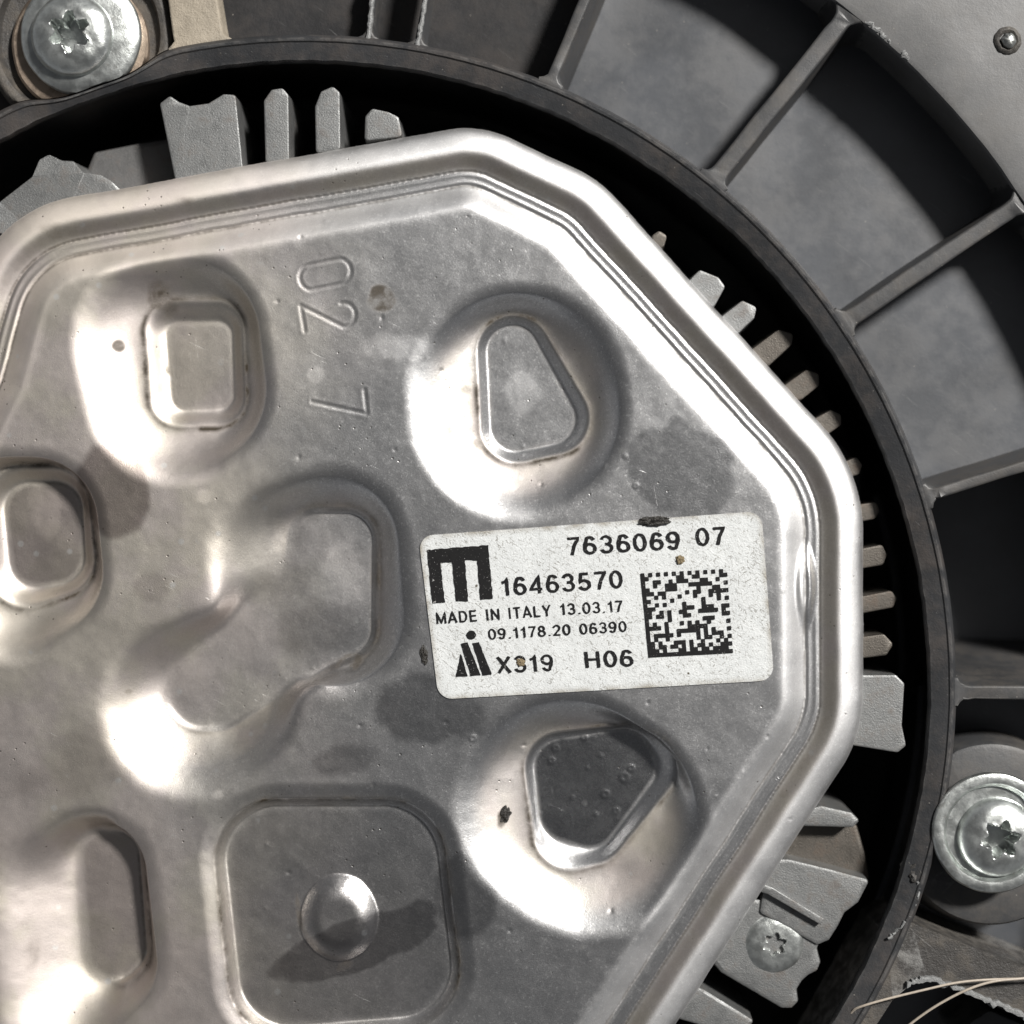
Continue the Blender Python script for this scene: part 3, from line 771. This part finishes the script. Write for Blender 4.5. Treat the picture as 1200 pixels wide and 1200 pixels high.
def A_(cx, cy, rx, ry, a0, a1, n=14):
    return [(cx + rx * math.cos(math.radians(a0 + (a1 - a0) * i / n)), cy + ry * math.sin(math.radians(a0 + (a1 - a0) * i / n))) for i in range(n + 1)]
GLYPH = {   # width, strokes on a cap height of 1
    '0': (.56, [A_(.28, .5, .225, .45, 90, 450, 28)]),
    '1': (.40, [[(.05, .74), (.20, .80), (.27, .95), (.27, 0)]]),
    '2': (.56, [A_(.28, .70, .215, .25, 170, -30, 14) + [(.07, .055), (.52, .055)]]),
    '3': (.56, [A_(.27, .725, .20, .225, 165, -75, 12) + [(.22, .515)], [(.22, .515)] + A_(.27, .285, .225, .235, 80, -165, 14)]),
    '4': (.58, [[(.42, 0), (.42, .95), (.05, .29), (.05, .25), (.56, .25)]]),
    '5': (.56, [[(.48, .945), (.15, .945), (.09, .47)] + A_(.27, .31, .23, .255, 130, -160, 16)]),
    '6': (.56, [A_(.29, .70, .20, .25, 20, 120, 8) + [(.075, .55)] + A_(.285, .31, .22, .26, 180, 540, 24)]),
    '7': (.54, [[(.04, .945), (.49, .945), (.49, .90), (.30, .48), (.19, 0)]]),
    '8': (.56, [A_(.28, .735, .185, .215, -90, 270, 22), A_(.28, .285, .225, .235, 90, 450, 24)]),
    '9': (.56, [A_(.27, .30, .20, .25, 200, 300, 8) + [(.485, .45)] + A_(.275, .69, .22, .26, 0, 360, 24)]),
    '.': (.22, [[(.11, 0), (.11, .12)]]),
    'M': (.80, [[(.08, 0), (.08, .95), (.40, .10), (.72, .95), (.72, 0)]]),
    'A': (.68, [[(.03, 0), (.34, .97), (.65, 0)], [(.15, .30), (.53, .30)]]),
    'D': (.68, [[(.09, .055), (.09, .945), (.30, .945)] + A_(.33, .5, .27, .445, 80, -80, 14) + [(.30, .055), (.04, .055)]]),
    'E': (.62, [[(.56, .055), (.09, .055), (.09, .945), (.55, .945)], [(.09, .51), (.52, .51)]]),
    'I': (.24, [[(.12, 0), (.12, 1)]]),
    'N': (.70, [[(.09, 0), (.09, .95), (.61, .05), (.61, 1)]]),
    'T': (.60, [[(.02, .945), (.58, .945)], [(.30, .945), (.30, 0)]]),
    'L': (.56, [[(.09, 1), (.09, .055), (.53, .055)]]),
    'Y': (.64, [[(.03, 1), (.32, .44), (.61, 1)], [(.32, .46), (.32, 0)]]),
    'X': (.64, [[(.04, 0), (.60, 1)], [(.04, 1), (.60, 0)]]),
    'H': (.70, [[(.09, 0), (.09, 1)], [(.61, 0), (.61, 1)], [(.09, .51), (.61, .51)]]),
    ' ': (.34, []),
}
def text(body, bl, br, cap, name='printed_text', pen=.12, gap=.17):
    tot = sum(GLYPH[c][0] for c in body) + gap * (len(body) - 1)
    A, B = np.array(P(*bl)), np.array(P(*br))
    upv = (TL - BL) / np.linalg.norm(TL - BL) * .55 + (TR - BR) / np.linalg.norm(TR - BR) * .45
    v, f = [], []; x = 0; lev = 0
    for ch in body:
        w, st = GLYPH[ch]
        for s_ in st:
            # resample so that the printed edge can wobble
            q = [s_[0]]
            for a_, b_ in zip(s_[:-1], s_[1:]):
                k = max(1, int(math.hypot(b_[0] - a_[0], b_[1] - a_[1]) / .09))
                q += [(a_[0] + (b_[0] - a_[0]) * i / k, a_[1] + (b_[1] - a_[1]) * i / k) for i in range(1, k + 1)]
            q = [p for i, p in enumerate(q) if i == 0 or math.hypot(p[0] - q[i - 1][0], p[1] - q[i - 1][1]) > 1e-4]
            closed = math.hypot(q[0][0] - q[-1][0], q[0][1] - q[-1][1]) < 1e-3
            if closed: q = q[:-1]
            n = len(q); base = len(v); lev = (lev + 1) % 3
            for i, p in enumerate(q):
                a_ = Vector(q[i - 1]) if (i > 0 or closed) else None; c_ = Vector(q[(i + 1) % n]) if (i < n - 1 or closed) else None
                pv = Vector(p); e1 = (pv - a_).normalized() if a_ is not None else (c_ - pv).normalized(); e2 = (c_ - pv).normalized() if c_ is not None else e1
                n1 = Vector((-e1.y, e1.x)); n2 = Vector((-e2.y, e2.x)); b_ = n1 + n2
                b_ = n1 if b_.length < .2 else b_.normalized(); m_ = b_ * (pen / 2 / max(.55, b_.dot(n1)))
                for sg in (1, -1):
                    gx, gy = pv.x + m_.x * sg + random.uniform(-.012, .012), pv.y + m_.y * sg + random.uniform(-.012, .012)
                    pt = A + (B - A) * (x + gx) / tot + upv * cap * gy
                    v.append((pt[0], pt[1], float(surf(*pt)) + 2.7 + .18 * lev))
            for i in range(n if closed else n - 1):
                j = (i + 1) % n; f.append((base + 2 * i + 1, base + 2 * j + 1, base + 2 * j, base + 2 * i))
        x += w + gap
    return mesh_obj(name, v, f, M['ink'], label, smooth=False)
for body, bl, br, cap in (('7636069', (665.5, 650.5), (797.5, 643), 20.5), ('07', (816.5, 639.7), (850.5, 637.7), 20.5), ('16463570', (588.5, 698), (730, 688.5), 20.5),
                          ('MADE IN ITALY', (512, 731), (646, 721.5), 13), ('13.03.17', (657, 720.5), (730, 716.5), 13), ('09.1178.20', (573, 749.5), (669, 743.5), 12.5),
                          ('06390', (680, 743.2), (734.5, 740), 12.5), ('X319', (584, 788.5), (649, 785.5), 19), ('H06', (686, 782.5), (742.5, 780), 19)):
    text(body, bl, br, cap, pen=.15 if cap > 15 else .15)
flat('printed_emblem', [[P(*p) for p in rough_edge([(500.5, 644.3), (572.3, 638.8), (577.8, 701.7), (563.4, 702.8), (559, 656.4), (544.7, 656.4), (549, 704), (534.3, 705), (530, 658.6), (516.6, 659.3), (521.5, 706), (507, 706.5)], .55)]])
flat('printed_emblem', [[P(*p) for p in rough_edge(q, .35)] for q in (
    [(540.3, 765.7), (548, 792.2), (534.3, 792.7)], [(540.3, 754), (548, 752.5), (563.4, 791), (552, 791.8)], [(553.5, 753.6), (561.2, 752), (576.7, 790), (566, 791)],
    [(552.4 + 5.6 * math.cos(i * .4488), 744 + 5.2 * math.sin(i * .4488)) for i in range(14)])])
grid = ["X.X.X.X.X.X.X.X.X.X.X.", "XX.......XX..XX.....XX", "X..XX..X.XXX...XX..X..", "X..X..XXX...XXXXXX...X", "XX....XXX.....X...XX..", "XXX.XX.....X.XX..XXXXX",
        "X..X.X...X...X...X.X..", "XX.....X.......X...X.X", "X..X.X....X....X......", "XXX.......XXX..XXX..XX", "XX..X.X..XX...XXXXX.X.", "XX.XX.X...XX........XX",
        "X.....X........XXX....", "X.X..X...X.X.X..X....X", "XXXX.X.....XXXXX......", "X....X..XXXXXX.X.X...X", "X.XXXXX.X....X.X.XXX..", "X.X..X.......X.XX..X.X",
        "XX.X...XXX.X..X...X.X.", "XX.XX.XX.X.X.XX.X..XXX", "XXX.X...XX.XX.XX.XXXX.", "XXXXXXXXXXXXXXXXXXXXXX"]
mc = [np.array(P(*p)) for p in ((750.3, 672), (851.6, 666.5), (858.8, 764.7), (759.8, 770.2))]
def muv(u, v): return (mc[0] * (1 - u) + mc[1] * u) * (1 - v) + (mc[3] * (1 - u) + mc[2] * u) * v
cells = []
for r in range(22):
    c = 0
    while c < 22:
        if grid[r][c] == 'X':
            e = c
            while e < 22 and grid[r][e] == 'X': e += 1
            o_ = .012; cells.append([tuple(muv((c + o_) / 22, (r - .04) / 22)), tuple(muv((e - o_) / 22, (r - .04) / 22)), tuple(muv((e - o_) / 22, (r + 1.04) / 22)), tuple(muv((c + o_) / 22, (r + 1.04) / 22))])
            c = e
        else: c += 1
cells2 = []
for q in cells: cells2.append(q)
flat('printed_dot_code', cells2, lift=3.0)

# ------------------------------------------------------------------ cast housing with fins round the cover
house = thing('motor_housing', 'grey cast aluminium motor housing with cooling fins showing round the cover edge', 'motor housing', (0, 0, -330))
hb = offset_poly(outer, -20)
prism('housing_body', hb, -72, -330, M['alu_dark'], house, draft=6, bevel=3, world=True)
prism('housing_flange', offset_poly(outline, 22), -165, -330, M['alu_dark'], house, draft=6, bevel=6, world=True)
def fin(pts, z1=-34, m='alu', draft=5, bevel=2.4, zb=-200, wob=0, name='fin', ztop=None, rad=4.5):
    return prism(name, fillet(pts, rad, 5), z1, zb, M[m], house, draft=draft, bevel=bevel, wob=wob, ztop=ztop)
fin([(187, 121), (199, 112), (209, 119), (222, 124), (244, 121), (262, 110), (276, 111), (285, 200), (206, 215)], -30, rad=4)
fin([(309, 118), (318, 105), (331, 103), (338, 111), (339, 190), (311, 192)], -30)
fin([(369, 125), (376, 107), (390, 101), (398, 108), (399, 175), (370, 180)], -30)
fin([(428, 136), (436, 127), (455, 131), (467, 137), (472, 160), (427, 165)], -34)
for pts, m in (([(764, 276), (772, 270), (782, 276), (778, 290), (766, 292)], 'alu_dirty_shaded'),
               ([(796, 340), (820, 316), (842, 325), (850, 336), (838, 358), (822, 372)], 'alu'), ([(836, 378), (870, 352), (887, 360), (884, 373), (864, 392), (848, 400)], 'alu'),
               ([(872, 416), (912, 386), (930, 391), (928, 404), (902, 428), (886, 432)], 'alu_dirty_shaded'), ([(910, 458), (945, 433), (960, 438), (960, 452), (940, 468), (924, 470)], 'alu_dirty_shaded'),
               ([(948, 494), (974, 480), (986, 486), (986, 498), (966, 512)], 'alu_dirty_shaded'), ([(980, 545), (1004, 535), (1011, 545), (1007, 556), (985, 562)], 'alu_dirty_shaded'),
               ([(990, 594), (1027, 588), (1031, 599), (1026, 608), (992, 615)], 'alu_dirty_shaded'), ([(1000, 645), (1034, 638), (1040, 650), (1035, 662), (1000, 668)], 'alu_dirty_shaded'),
               ([(1004, 700), (1045, 692), (1051, 701), (1047, 712), (1004, 720)], 'alu_dirty_shaded'), ([(1005, 747), (1036, 743), (1047, 755), (1039, 768), (1005, 772)], 'alu_dirty_shaded')):
    fin(pts, -38 if m == 'alu' else -42, m)
fin([(1000, 791), (1050, 791), (1060, 801), (1057, 850), (1062, 874), (1052, 882), (990, 872)], -34, 'alu', rad=4, name='cast_lug')
fin([(-40, 262), (0, 236), (38, 207), (46, 187), (57, 181), (72, 188), (86, 189), (98, 203), (118, 205), (130, 212), (150, 230), (60, 290)], -33, 'alu', 10, 9, name='cast_lug', rad=5,
    ztop=lambda x, y: 5 * mnoise.noise(Vector((x * .03, y * .03, 0))))
fin([(95, 215), (110, 178), (160, 168), (210, 160), (215, 220), (150, 240)], -88, 'alu_dark', 6, 6, name='web', rad=6)
fin([(940, 950), (962, 944), (998, 952), (1008, 962), (1000, 970), (930, 968)], -46, 'alu', 3, 6, name='fin', rad=4)
fin([(940, 960), (1004, 966), (1014, 1000), (1020, 1033), (900, 1020)], -74, 'alu_dirty_shaded', 3, 5, name='web')
fin([(900, 1006), (926, 1007), (975, 1019), (1020, 1031), (1006, 1058), (990, 1070), (982, 1086), (972, 1102), (958, 1108), (890, 1070)], -42, 'alu', 5, 5, name='cast_lug', rad=5)
fin([(895, 1036), (905, 1040), (966, 1077), (962, 1084), (900, 1048), (888, 1044)], -33, 'alu', 2, 2.5, name='web', rad=1.5)
lobes = [(860, 1050), (905, 1056), (948, 1084), (962, 1100), (958, 1112), (962, 1128), (958, 1138), (948, 1143), (940, 1150), (934, 1160), (936, 1174), (928, 1182), (916, 1182), (845, 1140), (820, 1110)]
fin(lobes, -46, 'alu', 4, 5, name='screw_flange', rad=5)
fin([(800, 1150), (826, 1160), (884, 1196), (870, 1216), (780, 1190)], -46, 'alu', 4, 5, name='fin', rad=4)

# ------------------------------------------------------------------ screws with six-lobed sockets
def screw(name, lab, px, py, zf, Rf, Rd, hd, Rt, dished, mf, mh, hx=0, hy=0, rot=0, washer=None, dent=0.0):
    cx, cy = P(px, py, zf)
    t = thing(name, lab, 'screw', (cx, cy, zf - 40), group='screws with six-lobed sockets')
    if washer:
        Rw, wx, wy = washer
        disc_lathe('washer', cx + wx, cy + wy, [(Rw, zf - 30), (Rw, zf - 17), (Rw - 3, zf - 14), (Rw - 20, zf - 13), (12, zf - 13)], M['zinc_dirty'], t, 72, 1.2, clip=True)
    if dished:
        pr = [(Rf * .9, zf - 22), (Rf, zf - 8), (Rf, zf - 3), (Rf - 2, zf), (Rf - 7, zf + 1.4), (Rf - 13, zf + .6), (Rf - 17, zf - 4), (Rd + 6, zf - 8), (Rd * .6, zf - 8)]
    else:
        pr = [(Rf * .9, zf - 22), (Rf, zf - 8), (Rf, zf - 3), (Rf - 2, zf), (Rf - 8, zf + 2), (Rd + 4, zf + 5), (Rd * .6, zf + 6)]
    if Rd < Rf: disc_lathe('flange', cx, cy, pr, mf, t, 96, .7, clip=zf < 0)
    v, f = [], []; na, nr = 132, 34
    zb = zf - 9 if dished else (zf + 4 if Rd < Rf else zf - 14)
    for j in range(nr + 1):
        rr_ = Rd * (1 - j / nr) ** .9
        for i in range(na):
            a = 2 * math.pi * i / na; q = rr_ / Rd
            hh = hd * math.sqrt(max(0, 1 - q ** 3.2)) if q < 1 else 0
            rt = Rt * (.82 + .18 * math.cos(6 * (a - rot)))
            dep = (hd * .55 + Rt * .75) * float(sm((rt - rr_) / (Rt * .12)))
            x, y = rr_ * math.cos(a), rr_ * math.sin(a)
            nn = dent * mnoise.noise(Vector((x * .06, y * .06, px * .01))) * min(1, max(0, (rr_ - rt) / 6))
            v.append((cx + hx + x, cy + hy + y, zb + hh - dep + nn))
    for j in range(nr):
        for i in range(na):
            f.append((j * na + i, j * na + (i + 1) % na, (j + 1) * na + (i + 1) % na, (j + 1) * na + i))
    mesh_obj('head', v, f, mh, t, sharp=60)
    return t
screw('torx_screw', 'big zinc screw with a raised flange rim at the right of the shroud', 1164, 976, 5, 71, 47, 22, 23, True, M['zinc'], M['zinc'], 6, -6, .2, dent=1.0)
screw('torx_screw', 'scuffed screw with a tan washer at the top left of the shroud', 94, 40, -7, 71, 49, 20, 25, False, M['zinc'], M['zinc'], -8, -3, .5, washer=(81, -4, -9), dent=1.8)
screw('torx_screw', 'small flat zinc screw beside the lower right edge of the steel cover', 909, 1108, -36, 37, 37, 9, 14, False, M['zinc'], M['zinc'], 0, 0, .3, dent=.6)

# ------------------------------------------------------------------ grime clumps and hairs
def clump(name, lab, px, py, rx, ry, hz, m, zz=0, rot=0, seed=0, group=None):
    cx, cy = P(px, py); cz = float(surf(cx, cy)) + zz
    bm = bmesh.new(); bmesh.ops.create_icosphere(bm, subdivisions=4, radius=1); vs = []
    ca, sa = math.cos(math.radians(rot)), math.sin(math.radians(rot))
    for v in bm.verts:
        p = v.co; k = 1 + .45 * mnoise.noise(p * 2.0 + Vector((seed, 0, 0))) + .25 * mnoise.noise(p * 5 + Vector((0, seed, 0)))
        x, y = p.x * rx * k, p.y * ry * k
        vs.append((cx + x * ca - y * sa, cy + x * sa + y * ca, cz + p.z * hz * k))
    bm.verts.index_update(); fs = [[v.index for v in f.verts] for f in bm.faces]; bm.free()
    o = mesh_obj(name, vs, fs, m)
    o['label'] = lab; o['category'] = 'dirt'
    if group: o['group'] = group
    return o
clump('grime_clump', 'black tarry clump over the top edge of the white label', 767, 611, 17, 5.5, 4, M['soot'], 2, 3, 1, 'bits of dirt on the label and cover')
clump('grime_clump', 'small brown mud speck on the label under the top number', 797, 656, 5, 5, 3, M['mud'], 2, 0, 2, 'bits of dirt on the label and cover')
clump('grime_clump', 'tan mud speck on the bottom left print of the label', 610, 776, 5, 4.5, 2.5, M['mud'], 2, 0, 3, 'bits of dirt on the label and cover')
clump('grime_clump', 'dark crumb at the left edge of the label', 497, 768, 4, 11, 2.5, M['soot'], 0, 8, 4, 'bits of dirt on the label and cover')
clump('grime_clump', 'dark crumb in the lower right dimple of the cover', 591, 958, 6, 10, 3, M['soot'], 0, -15, 5, 'bits of dirt on the label and cover')

def hair(lab, pts, zs, r):
    c = []; n = len(pts)
    for i in range(n - 1):
        p0, p1, p2, p3 = pts[max(i - 1, 0)], pts[i], pts[i + 1], pts[min(i + 2, n - 1)]
        for k in range(10):
            t = k / 10
            f = lambda a, b, c_, d_: .5 * (2 * b + (c_ - a) * t + (2 * a - 5 * b + 4 * c_ - d_) * t * t + (3 * b - a - 3 * c_ + d_) * t ** 3)
            zz = zs[i] * (1 - t) + zs[i + 1] * t
            c.append((*P(f(p0[0], p1[0], p2[0], p3[0]), f(p0[1], p1[1], p2[1], p3[1]), zz), zz))
    o = tube('hair_strand', c, r, M['hair']); o['label'] = lab; o['category'] = 'hair'; o['group'] = 'hairs caught at the lower right corner'
    return o
hair('pale hair bent at its left tip across the dark opening', [(994, 1212), (997, 1188), (1017, 1177), (1083, 1160), (1133, 1150), (1200, 1147), (1260, 1150)], [-12, -4, 6, 8, 8, 8, 8], 1.4)
hair('pale hair crossing over the other one near the plate edge', [(1050, 1215), (1072, 1196), (1100, 1177), (1133, 1160), (1165, 1150), (1205, 1146), (1260, 1140)], [-4, 2, 8, 13, 13, 12, 12], 1.5)
